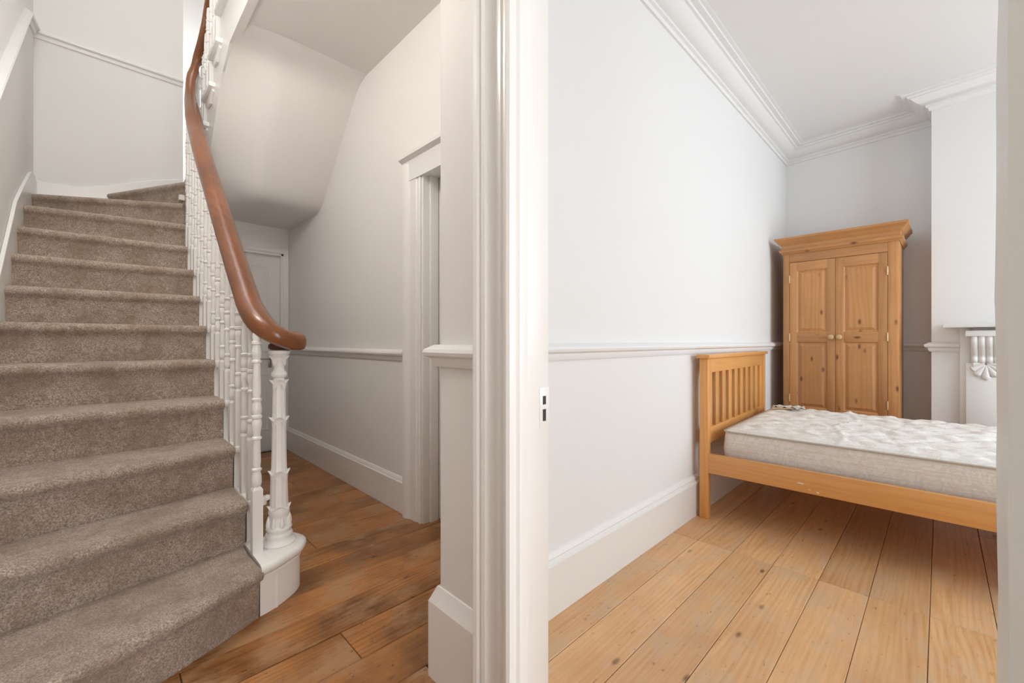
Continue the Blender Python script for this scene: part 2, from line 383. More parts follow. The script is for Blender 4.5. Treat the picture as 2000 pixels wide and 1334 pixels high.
# ------------------------------------------------------------------ bedroom doorway lining
dw = struct(empty('door_1', ((XN + XNI) / 2, JL, 0)), 'white painted bedroom doorway lining with moulded architrave', 'doorway')
def child(mb, name, mat, par, **kw):
    o = mb.build(name, mat, None, **kw); mw = par.matrix_basis.inverted()
    o.parent = par; o.matrix_parent_inverse = mw
    return o
arch = [(0, 0), (-.014, 0), (-.014, .004), (-.018, .012), (-.018, .036), (-.022, .042), (-.022, .062), (-.03, .070), (-.044, .078), (-.046, .088), (-.042, .098), (-.05, .104), (-.052, .116), (-.046, .126), (-.03, .130), (0, .130)]
L = lambda p: (XN + p[0], JL + .002 + p[1])
child(MB().pz([L(p) for p in arch], 0, DZ + .13), 'architrave', 'trim', dw, smooth=25)
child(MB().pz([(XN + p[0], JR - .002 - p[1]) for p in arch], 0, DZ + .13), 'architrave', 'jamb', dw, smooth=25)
child(MB().box((XN - .04, JR, DZ), (XN, JL, DZ + .13)), 'architrave', 'trim', dw, bevel=.006)
child(MB().box((XN - .001, JL, 0), (XNI + .014, JL + .03, DZ)), 'jamb_lining', 'trim', dw, bevel=.003)
# door stop with a rounded bead and hollow
stop = [(XN - .046, JL + .002), (XN - .05, JL - .006), (XN - .044, JL - .013), (XN - .030, JL - .014), (XN - .020, JL - .008), (XN - .016, JL - .007), (XN - .008, JL - .013), (XN + .012, JL - .014), (XN + .020, JL - .010), (XN + .026, JL - .010), (XN + .03, JL - .004), (XN + .033, JL + .002)]
child(MB().pz(stop, 0, DZ), 'door_stop', 'trim', dw, smooth=30)
sp = child(MB().box((XNI - .024, JL - .0012, .815), (XNI + .0145, JL + .002, .925)), 'strike_plate', 'trim', dw, bevel=.0008)
for z0, z1 in ((.834, .866), (.879, .902)):
    o = MB().box((XNI - .012, JL - .0016, z0), (XNI + .001, JL, z1)).build('keep_hole', 'black', None, 0); o.parent = sp
# rough right-hand jamb
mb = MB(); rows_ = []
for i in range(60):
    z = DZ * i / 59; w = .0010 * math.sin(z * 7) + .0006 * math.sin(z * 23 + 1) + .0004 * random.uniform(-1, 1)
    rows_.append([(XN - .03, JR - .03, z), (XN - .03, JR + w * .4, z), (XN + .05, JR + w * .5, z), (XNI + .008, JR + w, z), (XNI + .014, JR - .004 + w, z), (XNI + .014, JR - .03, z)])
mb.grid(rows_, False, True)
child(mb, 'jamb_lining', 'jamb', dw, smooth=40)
child(MB().box((XN, JR, DZ), (XNI + .014, JL, DZ + .03)), 'head_lining', 'trim', dw, smooth=0)

# ------------------------------------------------------------------ hall side door with heavy casing
d2 = struct(empty('door_2', (XH, (hy0 + hy1) / 2, 0)), 'white cased doorway on the hall wall behind the pier', 'doorway')
cas = [(0, 0), (-.02, 0), (-.026, .008), (-.02, .018), (-.02, .034), (-.026, .042), (-.026, .10), (-.032, .112), (-.04, .124), (-.044, .140), (-.044, .158), (-.03, .168), (0, .178)]
for yb, sg in ((hy1, 1), (hy0, -1)):
    child(MB().pz([(XH + p[0], yb + sg * p[1]) for p in cas], 0, hz + .072), 'architrave', 'trim', d2, smooth=25)
    child(MB().box((XH - .012, yb - sg * .016, 0), (XH + .13, yb + sg * .004, hz)), 'jamb_lining', 'trim', d2, bevel=.003)
    child(MB().box((XH + .03, yb - sg * .03, 0), (XH + .085, yb - sg * .016, hz)), 'door_stop', 'trim', d2, bevel=.003)
child(MB().prism([(0, -.03), (-.03, -.03), (-.03, .07), (-.035, .085), (-.06, .1), (-.062, .118), (0, .118)], lambda p: (XH + p[0], hy0 - .176, hz + p[1]), lambda p: (XH + p[0], hy1 + .182, hz + p[1])), 'architrave_head', 'trim', d2, smooth=25)
child(MB().box((XH, hy0, hz - .02), (XH + .13, hy1, hz)), 'head_lining', 'trim', d2, smooth=0)
child(MB().box((XH + .088, hy0 + .016, .008), (XH + .128, hy1 - .016, hz - .02)), 'door_leaf', 'trim', d2, bevel=.002)

# ------------------------------------------------------------------ closed door at the end of the hall
d3 = struct(empty('door_3', ((ex0 + ex1) / 2, YD, 0)), 'closed white panelled door at the end of the hall', 'door')
leafy = YD + .045
lf = child(MB().box((ex0 + .02, leafy, .006), (ex1 - .02, leafy + .04, ez - .02)), 'door_leaf', 'trim', d3, bevel=.002)
def sub(mb, name, mat, part, root, **kw):
    o = mb.build(name, mat, None, **kw); o.parent = part; return o
pw = (ex1 - ex0 - .04 - .3) / 2
for cx in (ex0 + .02 + .1, ex1 - .02 - .1 - pw):
    for z0, z1 in ((.2, .74), (.95, 1.77)):
        rows_ = []
        for ins, dy in ((0, 0), (.006, -.006), (.014, -.004), (.02, .004), (.05, .0), (.052, -.002)):
            rows_.append([(cx + ins, leafy + dy - .0005, z0 + ins), (cx + pw - ins, leafy + dy - .0005, z0 + ins), (cx + pw - ins, leafy + dy - .0005, z1 - ins), (cx + ins, leafy + dy - .0005, z1 - ins)])
        m_ = MB().grid(rows_, False, True); m_.f.append(tuple(range(20, 24)))
        sub(m_, 'panel', 'trim', lf, d3, smooth=20)
for x0, x1, z0, z1 in ((ex0, ex0 + .02, 0, ez), (ex1 - .02, ex1, 0, ez), (ex0, ex1, ez - .02, ez)):
    child(MB().box((x0, YD - .004, z0), (x1, YD + .11, z1)), 'jamb_lining', 'trim', d3, bevel=.002)
cz = [(0, 0), (0, -.012), (.008, -.016), (.03, -.014), (.04, -.02), (.046, -.018), (.046, 0)]
child(MB().pz([(ex1 + p[0] * .95, YD + p[1]) for p in cz], 0, ez + .045), 'architrave', 'trim', d3, smooth=25)
child(MB().pz([(ex0 - p[0] * .95, YD + p[1]) for p in cz], 0, ez + .045), 'architrave', 'trim', d3, smooth=25)
child(MB().prism(cz, lambda p: (ex0, YD + p[1], ez + p[0]), lambda p: (ex1, YD + p[1], ez + p[0])), 'architrave_head', 'trim', d3, smooth=25)
hp = sub(MB().box((1.186, leafy - .008, .80), (1.214, leafy, .94)), 'handle_plate', 'steel', lf, d3, bevel=.002)
sub(MB().box((1.195, leafy - .05, .878), (1.207, leafy - .006, .890)).box((1.095, leafy - .055, .878), (1.207, leafy - .043, .890)), 'lever_handle', 'steel', lf, d3, bevel=.004)
# front door behind the camera
d4 = struct(empty('door_4', (.21, YE - .2, 0)), 'glazed front door letting daylight into the hall', 'door')
mb = MB().box((-.2, YE - .22, 0), (-.08, YE - .18, 2.4)).box((.5, YE - .22, 0), (.62, YE - .18, 2.4)).box((-.08, YE - .22, 0), (.5, YE - .18, .5)).box((-.08, YE - .22, 2.3), (.5, YE - .18, 2.4))
child(mb, 'door_frame', 'trim', d4, bevel=.003)
m, nt, b = newmat('window_glass'); b.inputs['Transmission Weight'].default_value = 1; b.inputs['Roughness'].default_value = 0; b.inputs['IOR'].default_value = 1.45; M['glass'] = m
child(MB().box((-.08, YE - .203, .5), (.5, YE - .197, 2.3)), 'pane', 'glass', d4, smooth=0)
# bedroom window and skylight frames
def window(name, label, frame, panes):
    w = struct(empty(name, frame[0][0]), label, 'window')
    mb = MB()
    for a, b_ in frame: mb.box(a, b_)
    child(mb, 'window_frame', 'trim', w, bevel=.004)
    for a, b_ in panes: child(MB().box(a, b_), 'pane', 'glass', w, smooth=0)
yw = YE - .14; fr = []; pn = []
for i in range(3):
    a = wx0 + (wx1 - wx0) * i / 3; c = wx0 + (wx1 - wx0) * (i + 1) / 3
    fr += [((a, yw - .04, wz0), (a + .06, yw + .04, wz1)), ((c - .06, yw - .04, wz0), (c, yw + .04, wz1)), ((a + .06, yw - .04, wz0), (c - .06, yw + .04, wz0 + .06)), ((a + .06, yw - .04, wz1 - .06), (c - .06, yw + .04, wz1)), ((a + .06, yw - .03, 1.6), (c - .06, yw + .03, 1.65))]
    pn += [((a + .06, yw - .003, wz0 + .06), (c - .06, yw + .003, 1.6)), ((a + .06, yw - .003, 1.65), (c - .06, yw + .003, wz1 - .06))]
window('window_1', 'wide three-part sash window of the bedroom', fr, pn)
window('window_2', 'skylight above the stairwell', [((sx0, sy0, 5.47), (sx0 + .05, sy1, 5.53)), ((sx1 - .05, sy0, 5.47), (sx1, sy1, 5.53)), ((sx0, sy0, 5.47), (sx1, sy0 + .05, 5.53)), ((sx0, sy1 - .05, 5.47), (sx1, sy1, 5.53))], [((sx0 + .05, sy0 + .05, 5.495), (sx1 - .05, sy1 - .05, 5.505))])
# lobby door seen past the handrail
d5 = struct(empty('door_5', (.9, 6.5, 2.47)), 'white panelled door on the upper lobby beyond the handrail', 'door')
lf = child(MB().box((.62, 6.44, 2.475), (1.3, 6.49, 4.45)), 'door_leaf', 'trim', d5, bevel=.003)
for x0, x1 in ((.70, .92), (1.0, 1.22)):
    for z0, z1 in ((2.7, 3.3), (3.5, 4.3)): sub(MB().box((x0, 6.428, z0), (x1, 6.441, z1)), 'panel', 'trim', lf, d5, bevel=.008)

# ------------------------------------------------------------------ staircase
st = struct(empty('staircase', (.06, 1.55, 0)), 'carpeted winding staircase with white turned balusters and mahogany handrail', 'staircase')
R_ = .19; G_ = .232; XS = .457; XI = .605
def P2(x, y): return Vector((x, y))
def lerpline(a, b, n): return [a.lerp(b, i / n) for i in range(n + 1)]
nos = {}
nos[1] = [P2(-.33, 1.525), P2(-.17, 1.555), P2(0, 1.60), P2(.15, 1.655), P2(.3, 1.722), P2(.40, 1.767), P2(.455, 1.795)]
nos[2] = lerpline(P2(-.33, 1.885), P2(XS, 2.037), 6)
nos[3] = lerpline(P2(-.33, 2.13), P2(XS, 2.266), 6)
nos[4] = lerpline(P2(-.33, 2.455), P2(XS, 2.492), 6)
for n in range(5, 10): nos[n] = lerpline(P2(-.33, 1.8 + G_ * (n - 1) + (.03 if n > 6 else 0)), P2(XS, 1.8 + G_ * (n - 1)), 6)
nos[10] = lerpline(P2(-.33, 3.98), P2(.462, 3.83), 6)
nos[11] = lerpline(P2(-.33, 4.47), P2(.468, 3.99), 6)
nos[12] = lerpline(P2(.06, YF), P2(.49, 4.05), 6)
nos[13] = lerpline(P2(.56, YF), P2(.54, 4.09), 6)
nos[14] = lerpline(P2(XH, 4.35), P2(.60, 3.985), 6)
nos[15] = lerpline(P2(XH, 3.86), P2(.60, 3.80), 6)
nos[16] = lerpline(P2(XH, 3.56), P2(.60, 3.56), 6)
nos[17] = lerpline(P2(XH, 3.33), P2(.60, 3.33), 6)
back = {n: nos[n + 1] for n in range(1, 17)}
back[17] = lerpline(P2(XH, 2.6), P2(.60, 2.6), 6)
back[11] = [P2(-.33, YF), P2(-.2, YF), P2(-.05, YF), P2(.06, YF)] + [nos[12][i] for i in (2, 4, 6)]
back[13] = [P2(.9, YF), P2(XH, YF), P2(XH, 4.6)] + [nos[14][i] for i in (0, 2, 4, 6)]
for n in range(1, 18):
    zb, zt = R_ * (n - 1) - .004, R_ * n
    rows_ = []
    for j in range(7):
        f, bk = nos[n][j], back[n][j]
        d = (bk - f)
        d = d.normalized() if d.length > 1e-4 else P2(0, 1)
        tang = (nos[n][min(6, j + 1)] - nos[n][max(0, j - 1)]).normalized(); nrm = P2(-tang.y, tang.x)
        if n >= 14: nrm = -nrm if nrm.y > 0 else nrm
        if nrm.dot(d) < 0: nrm = -nrm
        prof = [(.028, zb), (.026, zb + .05), (.024, zt - .062), (.017, zt - .05), (.006, zt - .042), (.0, zt - .028), (.001, zt - .016), (.008, zt - .005), (.02, zt)]
        r = [(f.x + nrm.x * o, f.y + nrm.y * o, z) for o, z in prof]
        e = bk + nrm * .03
        r.append(((f.x + nrm.x * .05) * .5 + e.x * .5, (f.y + nrm.y * .05) * .5 + e.y * .5, zt)); r.append((e.x, e.y, zt)); r.append((e.x, e.y, zb))
        rows_.append(r)
    mb = MB().grid(rows_, False, True); k = len(rows_[0]); mb.f.append(tuple(range(k))); mb.f.append(tuple(range(6 * k, 7 * k)))
    child(mb, 'carpeted_step', 'carpet', st, smooth=50)
# cut string beside the lower flight (white, stepped top)
poly = [(1.84, 0)]
for n in range(1, 10):
    y0 = nos[n][6].y + .03; y1 = nos[n + 1][6].y + .03
    poly += [(y0 if n > 1 else 1.84, R_ * n - .012), (y1, R_ * n - .012)]
poly += [(4.02, 1.70), (3.2, 1.05), (2.3, .32), (2.2, 0)]
child(MB().prism(poly, lambda p: (XS + .001, p[0], p[1]), lambda p: (.515, p[0], p[1])), 'cut_string', 'baluster', st, smooth=20)
# return nosings of the lower treads
for n in range(2, 9):
    y0 = nos[n][6].y; y1 = nos[n + 1][6].y + .03
    child(MB().box((XS + .002, y0 + .012, R_ * n - .04), (.532, y1, R_ * n - .006)), 'tread_end', 'baluster', st, bevel=.008)
# curtail block under the newel
def capsule(off):
    pts = [(.448 - off * 0, 1.822 - off), (.50, 1.838 - off), (.56, 1.872 - off), (.605 + off * .6, 1.908 - off * .8), (.632 + off, 1.95), (.635 + off, 1.99), (.615 + off * .8, 2.035 + off * .6), (.57, 2.06 + off), (.50, 2.07 + off), (.448, 2.07 + off)]
    return [(p.x, p.y) for p in catmull([(x, y, 0) for x, y in pts], 5)]
mb = MB(); rows_ = []
for off, z in ((0, 0), (0, .135), (.006, .138), (.008, .148), (.004, .155), (.02, .162), (.026, .172), (.026, .184), (.018, .194), (.004, .199)):
    rows_.append([(x, y, z) for x, y in capsule(off)])
mb.grid(rows_, False, True); k = len(rows_[0]); mb.f.append(tuple(range(k))); mb.f.append(tuple(range(9 * k, 10 * k)))
child(mb, 'curtail_step', 'baluster', st, smooth=40)
# wall string on the outer wall, and up round the winders
pts = [(1.50, 0), (1.50, .30), (1.885, .5), (2.13, .69), (2.455, .87), (2.8, 1.11), (3.22, 1.457), (3.7, 1.85), (4.0, 2.01), (4.22, 2.12), (4.4, 2.21), (4.55, 2.26), (4.7, 2.28), (YF, 2.275), (YF, 1.7), (2.6, 0)]
child(MB().prism(pts, lambda p: (XL + .001, p[0], p[1]), lambda p: (XL + .018, p[0], p[1])), 'wall_string', 'trim', st, smooth=20, bevel=.004)
pts = [(XL, 2.285), (-.25, 2.278), (-.1, 2.29), (.05, 2.335), (.2, 2.40), (.35, 2.46), (.572, 2.53), (.572, 2.0), (XL, 2.0)]
child(MB().prism(pts, lambda p: (p[0], YF - .001, p[1]), lambda p: (p[0], YF - .016, p[1])), 'wall_string', 'trim', st, smooth=20, bevel=.004)
# upper flight: outer string, brackets and return nosings
inner = [(4.02, 2.15), (3.86, 2.28), (3.73, 2.42), (3.5, 2.63), (3.3, 2.82), (3.1, 2.905), (2.85, 2.91), (1.16, 2.91)]
poly = inner[:] + [(1.16, 3.22), (3.36, 3.22), (3.36, 3.03), (3.59, 3.03), (3.59, 2.84), (3.83, 2.84), (3.83, 2.65), (4.02, 2.65)]
child(MB().prism(poly, lambda p: (XI - .012, p[0], p[1]), lambda p: (XI + .03, p[0], p[1])), 'outer_string', 'baluster', st, smooth=20)
for n, y0, y1 in ((14, 4.0, 3.76), (15, 3.83, 3.53), (16, 3.58, 3.30), (17, 3.35, 1.16)):
    te = child(MB().box((XI - .05, y1, R_ * n - .035), (XI + .02, y0, R_ * n - .002)), 'tread_end', 'baluster', st, bevel=.008)
    if n < 17:
        br = [(y0 - .03, -.036), (y1 + .03, -.036), (y1 + .02, -.06), (y1 + .07, -.075), (y1 + .11, -.11), (y0 - .06, -.10), (y0 - .035, -.07)]
        sub(MB().prism(br, lambda p: (XI - .028, p[0], R_ * n + p[1]), lambda p: (XI - .011, p[0], R_ * n + p[1])), 'bracket', 'baluster', te, st, bevel=.004)
# curved plaster soffit under the upper flight
def resamp(pts, n):
    P = [Vector((0, a, b)) for a, b in pts]; ls = [0]
    for a, b in zip(P[:-1], P[1:]): ls.append(ls[-1] + (b - a).length)
    out = []
    for i in range(n):
        t = ls[-1] * i / (n - 1); k = 0
        while k < len(ls) - 2 and ls[k + 1] < t: k += 1
        q = P[k].lerp(P[k + 1], (t - ls[k]) / max(1e-6, ls[k + 1] - ls[k])); out.append((q.y, q.z))
    for _ in range(2): out = [out[0]] + [((a[0] + 2 * b[0] + c[0]) / 4, (a[1] + 2 * b[1] + c[1]) / 4) for a, b, c in zip(out[:-2], out[1:-1], out[2:])] + [out[-1]]
    return out
a = resamp([(YD + .02, 2.15), (4.0, 2.15), (3.86, 2.275), (3.73, 2.415), (3.5, 2.63), (3.3, 2.81), (3.12, 2.90), (2.8, 2.918)], 40)
b_ = resamp([(YD + .02, 2.15), (3.73, 2.15), (3.66, 2.19), (3.4, 2.48), (3.2, 2.70), (3.05, 2.87), (2.8, 2.918)], 40)
c = resamp([(YD + .02, 2.145), (3.70, 2.145), (3.62, 2.19), (3.3, 2.52), (3.02, 2.82), (2.94, 2.89), (2.8, 2.918)], 40)
keys = [(XI, a), (.92, b_), (XH, c)]
rows_ = []
for i in range(25):
    x = XI + (XH + .005 - XI) * i / 24
    for (x0, p0), (x1, p1) in zip(keys[:-1], keys[1:]):
        if x <= x1 + .01:
            t = max(0, min(1, (x - x0) / (x1 - x0))); t = t * t * (3 - 2 * t) if x1 < XH else t
            rows_.append([(x, p[0] * (1 - t) + q[0] * t, p[1] * (1 - t) + q[1] * t) for p, q in zip(p0, p1)]); break
mb = MB().grid(rows_); nv = len(mb.v)
mb.v += [(x, y, z + .03) for x, y, z in mb.v]; mb.f += [tuple(i + nv for i in f[::-1]) for f in list(mb.f)]
child(mb, 'plaster_soffit', 'ceil', st, smooth=80)
child(MB().box((.46, 4.10, 2.14), (XI + .01, YD + .02, 2.18)), 'landing_soffit', 'ceil', st, smooth=0)
# handrail path
RP = [(.628, 1.945, 1.052), (.60, 1.93, 1.053), (.56, 1.922, 1.062), (.52, 1.925, 1.085), (.487, 1.965, 1.128), (.472, 2.05, 1.19), (.47, 2.136, 1.262), (.47, 2.38, 1.475), (.47, 2.738, 1.80), (.47, 3.196, 2.215), (.475, 3.35, 2.35), (.481, 3.5, 2.475), (.486, 3.68, 2.66), (.496, 3.85, 2.84), (.513, 3.945, 3.02), (.537, 3.97, 3.13), (.561, 3.95, 3.235), (.585, 3.87, 3.37), (.598, 3.75, 3.53), (.603, 3.3, 3.92), (.603, 2.85, 4.28), (.603, 2.5, 4.30)]
RC = catmull(RP)
def railmesh(C_):
    sec = [(-.036, -.012), (-.03, -.026), (-.018, -.030), (.018, -.030), (.03, -.026), (.036, -.012), (.037, .004), (.031, .018), (.018, .027), (0, .030), (-.018, .027), (-.031, .018), (-.037, .004)]
    rows_ = []; n = len(C_)
    for i, p in enumerate(C_):
        t = (C_[min(n - 1, i + 1)] - C_[max(0, i - 1)]).normalized()
        side = t.cross(Vector((0, 0, 1))).normalized(); up = side.cross(t).normalized()
        s = 1.0
        if i < 5: s = (.35, .68, .85, .94, .98)[i]
        s *= 1.3 if p.y < 3.6 and p.x < .55 or p.y < 2.5 else (1.3 - .45 * min(1, max(0, (p.z - 2.6) / .3)))
        rows_.append([tuple(p + side * (x * s) + up * (y * s)) for x, y in sec])
    mb = MB().grid(rows_, False, True); k = len(sec); mb.f.append(tuple(range(k))); mb.f.append(tuple(range((n - 1) * k, n * k))); return mb
hr = child(railmesh(RC), 'handrail', 'rail', st, smooth=45)
# newel post with leaf collars
NX, NY = .556, 1.972
n_ = child(MB().lathe([(.001, .195), (.062, .197), (.066, .203), (.06, .212), (.052, .219), (.05, .226), (.053, .234), (.05, .243), (.044, .248), (.046, .256), (.05, .262), (.048, .27), (.041, .274)], (NX, NY, 0), 28), 'newel_base', 'baluster', st, smooth=50)
fl_ = lambda r, z, a_: r * (1 - .07 * abs(math.cos(5 * a_)))
nw = child(MB().lathe([(.04, .272), (.038, .30), (.036, .312), (.039, .318), (.041, .332), (.039, .346), (.034, .352)], (NX, NY, 0), 24), 'newel_urn', 'baluster', st, smooth=50)
shaft = child(MB().lathe([(.035, .35), (.033, .42), (.031, .508), (.0295, .512), (.027, .62), (.026, .733), (.0255, .74), (.0245, .82), (.0235, .889), (.02, .892)], (NX, NY, 0), 40, fl_), 'newel_shaft', 'baluster', st, smooth=35)
child(MB().lathe([(.019, .888), (.020, .896), (.027, .900), (.031, .908), (.031, .915), (.026, .923), (.021, .928), (.020, .94), (.022, .955), (.026, .975), (.031, .988), (.038, .996), (.042, 1.000), (.042, 1.010), (.036, 1.014), (.02, 1.015)], (NX, NY, 0), 24), 'newel_capital', 'baluster', st, smooth=50)
for zt, rb, rt in ((.89, .0265, .037), (.733, .028, .038), (.508, .0335, .041), (.36, .037, .044), (.992, .028, .040)):
    NA = 48; rows_ = []
    for q in range(7):
        t = q / 6; row = []
        for k in range(NA):
            a_ = 2 * math.pi * k / NA; lobe = abs(math.cos(2 * a_ + .4)) ** 1.6
            hgt = .045 if zt > .4 else .022
            z = zt - hgt * (1 - t) * (.35 + .65 * (1 - lobe)) - (1 - lobe) * .018 * t
            r = rb + (rt - rb) * (t ** 2.2) * (.35 + .65 * lobe) + .0015
            row.append((NX + r * math.cos(a_), NY + r * math.sin(a_), z))
        rows_.append(row)
    rows_.append([(NX + (rb - .004) * math.cos(2 * math.pi * k / NA), NY + (rb - .004) * math.sin(2 * math.pi * k / NA), rows_[-1][k][2] - .004) for k in range(NA)])
    sub(MB().grid(rows_, False, True), 'leaf_collar', 'baluster', shaft, st, smooth=40)
for k in range(8):
    a_ = 2 * math.pi * k / 8; cx, cy = NX + .041 * math.cos(a_), NY + .041 * math.sin(a_)
    sub(MB().lathe([(.001, -.026), (.007, -.02), (.010, -.008), (.008, .008), (.004, .022), (.001, .03)], (cx, cy, .288), 8), 'acanthus_leaf', 'baluster', nw, st, smooth=60)
child(MB().lathe([(.02, 1.012), (.034, 1.016), (.04, 1.024), (.04, 1.036), (.03, 1.044)], (NX - .004, NY - .012, 0), 20), 'newel_cap_block', 'rail_dark', st, smooth=50)
# balusters
def prof_baluster(z0, z1):
    """turned length from z0 to z1, rings and vases at fixed heights above z0, slim top varies"""
    base = [(.0125, 0), (.0165, .004), (.0185, .02), (.0175, .045), (.0135, .062), (.0185, .066), (.0185, .073), (.0135, .078), (.0155, .10), (.0135, .19), (.0185, .193), (.0185, .2), (.0135, .205), (.0145, .225), (.0185, .25), (.0175, .268), (.014, .274), (.0195, .279), (.0195, .288), (.014, .293), (.0175, .30), (.0185, .318), (.0145, .344), (.0185, .349), (.0185, .356), (.0135, .36), (.0155, .39), (.0135, .50), (.0185, .503), (.0185, .51), (.0135, .515), (.0175, .535), (.0185, .552), (.014, .574), (.0195, .578), (.0195, .587), (.014, .591), (.0165, .605), (.0125, .66)]
    Lx = z1 - z0; out = [(r, z0 + z) for r, z in base if z < Lx - .02]
    out.append((.0115, z1)); return out
def baluster(x, y, zb, sq=.266):
    best = min((p for p in RC if zb + .55 < p.z < zb + 1.6), key=lambda p: (p.x - x) ** 2 + (p.y - y) ** 2)
    zt = best.z - .024
    s = .0185
    b1 = MB().box((x - s, y - s, zb - .01), (x + s, y + s, zb + sq - .012))
    b1.add([(x - s, y - s, zb + sq - .012), (x + s, y - s, zb + sq - .012), (x + s, y + s, zb + sq - .012), (x - s, y + s, zb + sq - .012), (x - .012, y - .012, zb + sq), (x + .012, y - .012, zb + sq), (x + .012, y + .012, zb + sq), (x - .012, y + .012, zb + sq)], [(0, 1, 5, 4), (1, 2, 6, 5), (2, 3, 7, 6), (3, 0, 4, 7), (4, 5, 6, 7)])
    b1.lathe(prof_baluster(zb + sq - .001, zt), (x, y, 0), 14)
    child(b1, 'baluster', 'baluster', st, smooth=40)
baluster(.466, 1.945, .197)
BX = .481
for n in range(2, 10):
    y0 = nos[n][6].y
    baluster(BX, y0 + .045, R_ * n - .006, .266 if n < 4 else .16)
    baluster(BX, y0 + .16, R_ * n - .006, .266 if n < 3 else .2)
for x, y, n in ((.492, 3.875, 10), (.496, 3.955, 10), (.506, 4.01, 11), (.532, 4.035, 12), (.563, 4.02, 13), (XI - .014, 3.985, 13)):
    baluster(x, y, R_ * n - .006, .03)
for y, n in ((3.94, 14), (3.86, 14), (3.765, 15), (3.65, 15), (3.53, 16), (3.42, 16), (3.30, 17), (3.18, 17), (3.06, 17), (2.94, 17)):
    baluster(XI - .012, y, R_ * n - .004, .2)
child(MB().box((.484, 1.94, .40), (.50, 1.952, .415)).lathe([(.002, -.012), (.010, -.009), (.0125, 0), (.010, .009), (.002, .012)], (.503, 1.946, .408), 12), 'baluster_knob', 'baluster', st, smooth=40)

# ------------------------------------------------------------------ bed
bed = tag(empty('bed_frame', (2.575, .962, 0), math.radians(1.5)), 'honey pine slatted bed frame against the bedroom wall', 'bed')
# local x runs along the headboard, local -y down the length of the bed
def lp(mb, name, mat, par=bed, **kw): return mb.build(name, mat, par, **kw)
HW = 1.30
for x0 in (0, HW - .045):
    lp(MB().box((x0, 0, 0), (x0 + .045, .05, .95)), 'headboard_post', 'bed_z', bevel=.004)
lp(MB().box((-.022, -.016, .950), (HW + .012, .062, .972)), 'headboard_cap', 'bed', bevel=.004)
lp(MB().box((.045, .010, .862), (HW - .045, .034, .950)), 'headboard_top_rail', 'bed', bevel=.003)
lp(MB().box((.045, .008, .440), (HW - .045, .036, .532)), 'headboard_bottom_rail', 'bed', bevel=.003)
ns = 10; gapw = .060; span = HW - .09; sw = (span - (ns - 1) * gapw) / ns
for i in range(ns):
    x0 = .045 + i * (sw + gapw)
    lp(MB().box((x0, .013, .53), (x0 + sw, .031, .864)), 'headboard_slat', 'bed_z', bevel=.002)
BL = 1.96
for x0 in (.004, HW - .029):
    lp(MB().box((x0, -BL, .272), (x0 + .026, .004, .387)), 'side_rail', 'bed_y', bevel=.004)
for x0 in (0, HW - .045):
    lp(MB().box((x0, -BL - .05, 0), (x0 + .045, -BL, .47)), 'footboard_post', 'bed_z', bevel=.004)
lp(MB().box((.045, -BL - .04, .25), (HW - .045, -BL - .012, .45)), 'footboard_panel', 'bed', bevel=.004)
for i in range(13):
    y0 = -.10 - i * .148
    lp(MB().box((.03, y0 - .07, .300), (HW - .03, y0, .318)), 'bed_slat', 'bed', bevel=.002)
chip = plain('bare_paint_chip', lin(235, 225, 205), .6); M['chip'] = chip
for (y, z, w, h) in ((-.456, .318, .012, .003), (-.495, .294, .004, .002), (-.53, .287, .006, .003)):
    lp(MB().box((.0030, y - w, z - h), (.0046, y + w, z + h)), 'chipped_spot', 'chip', bevel=.0005)
# mattress
mt = tag(empty('mattress', (2.575, .962, .318), math.radians(1.5)), 'quilted cream damask mattress lying on the pine bed', 'mattress')
mx0, mx1, my0, my1, mh = .075, HW - .04, -.062, -1.93, .205
def rr(inset, rad, n=6):
    x0, x1, y0, y1 = mx0 + inset, mx1 - inset, my1 + inset, my0 - inset; out = []
    for cx, cy, a0 in ((x1 - rad, y1 - rad, 0), (x0 + rad, y1 - rad, 90), (x0 + rad, y0 + rad, 180), (x1 - rad, y0 + rad, 270)):
        for k in range(n + 1):
            a_ = math.radians(a0 + 90 * k / n); out.append((cx + rad * math.cos(a_), cy + rad * math.sin(a_)))
    return out
rows_ = []
for z, ins in ((0, .02), (.012, .006), (.03, .0), (mh * .5, -.006), (mh - .03, .0), (mh - .012, .002), (mh, .008)):
    rows_.append([(x, y, z) for x, y in rr(ins, .035)])
mb = MB().grid(rows_, False, True); k = len(rows_[0]); mb.f.append(tuple(range(k))); mb.f.append(tuple(range(6 * k, 7 * k)))
mb.build('mattress_body', 'damask', mt, 60)
NXq, NYq = 96, 150; rows_ = []
random.seed(3)
ph = [(random.uniform(0, 6.28), random.uniform(0, 6.28)) for _ in range(8)]
for i in range(NXq + 1):
    row = []
    for j in range(NYq + 1):
        x = mx0 + .008 + (mx1 - mx0 - .016) * i / NXq; y = my1 + .008 + (my0 - my1 - .016) * j / NYq
        ex = min(x - mx0, mx1 - x, y - my1, my0 - y); edge = min(1, max(0, (ex - .008) / .07))
        p = x * 1.0 + .03 * math.sin(y * 7 + 1); q = y + .03 * math.sin(x * 8)
        a1 = abs(math.sin(math.pi * (p / .17 + q / .21))); a2 = abs(math.sin(math.pi * (p / .17 - q / .21)))
        quilt = min(a1, a2) ** .45
        wr = .004 * math.sin(31 * y + 5 * math.sin(9 * x) + ph[0][0]) * math.sin(12 * x + ph[0][1]) + .003 * math.sin(55 * y + 14 * x + 3 * math.sin(17 * x))
        crease = .010 * math.exp(-((y + .58 + .035 * math.sin(9 * x)) / .010) ** 2) - .006 * math.exp(-((y + .80 + .03 * math.sin(7 * x + 1)) / .010) ** 2)
        z = mh + (math.sqrt(edge) * .022 if edge > 0 else 0) + edge * (quilt * .015 - .010 + wr + crease)
        row.append((x, y, z))
    rows_.append(row)
MB().grid(rows_).build('quilted_top', 'damask', mt, 80)
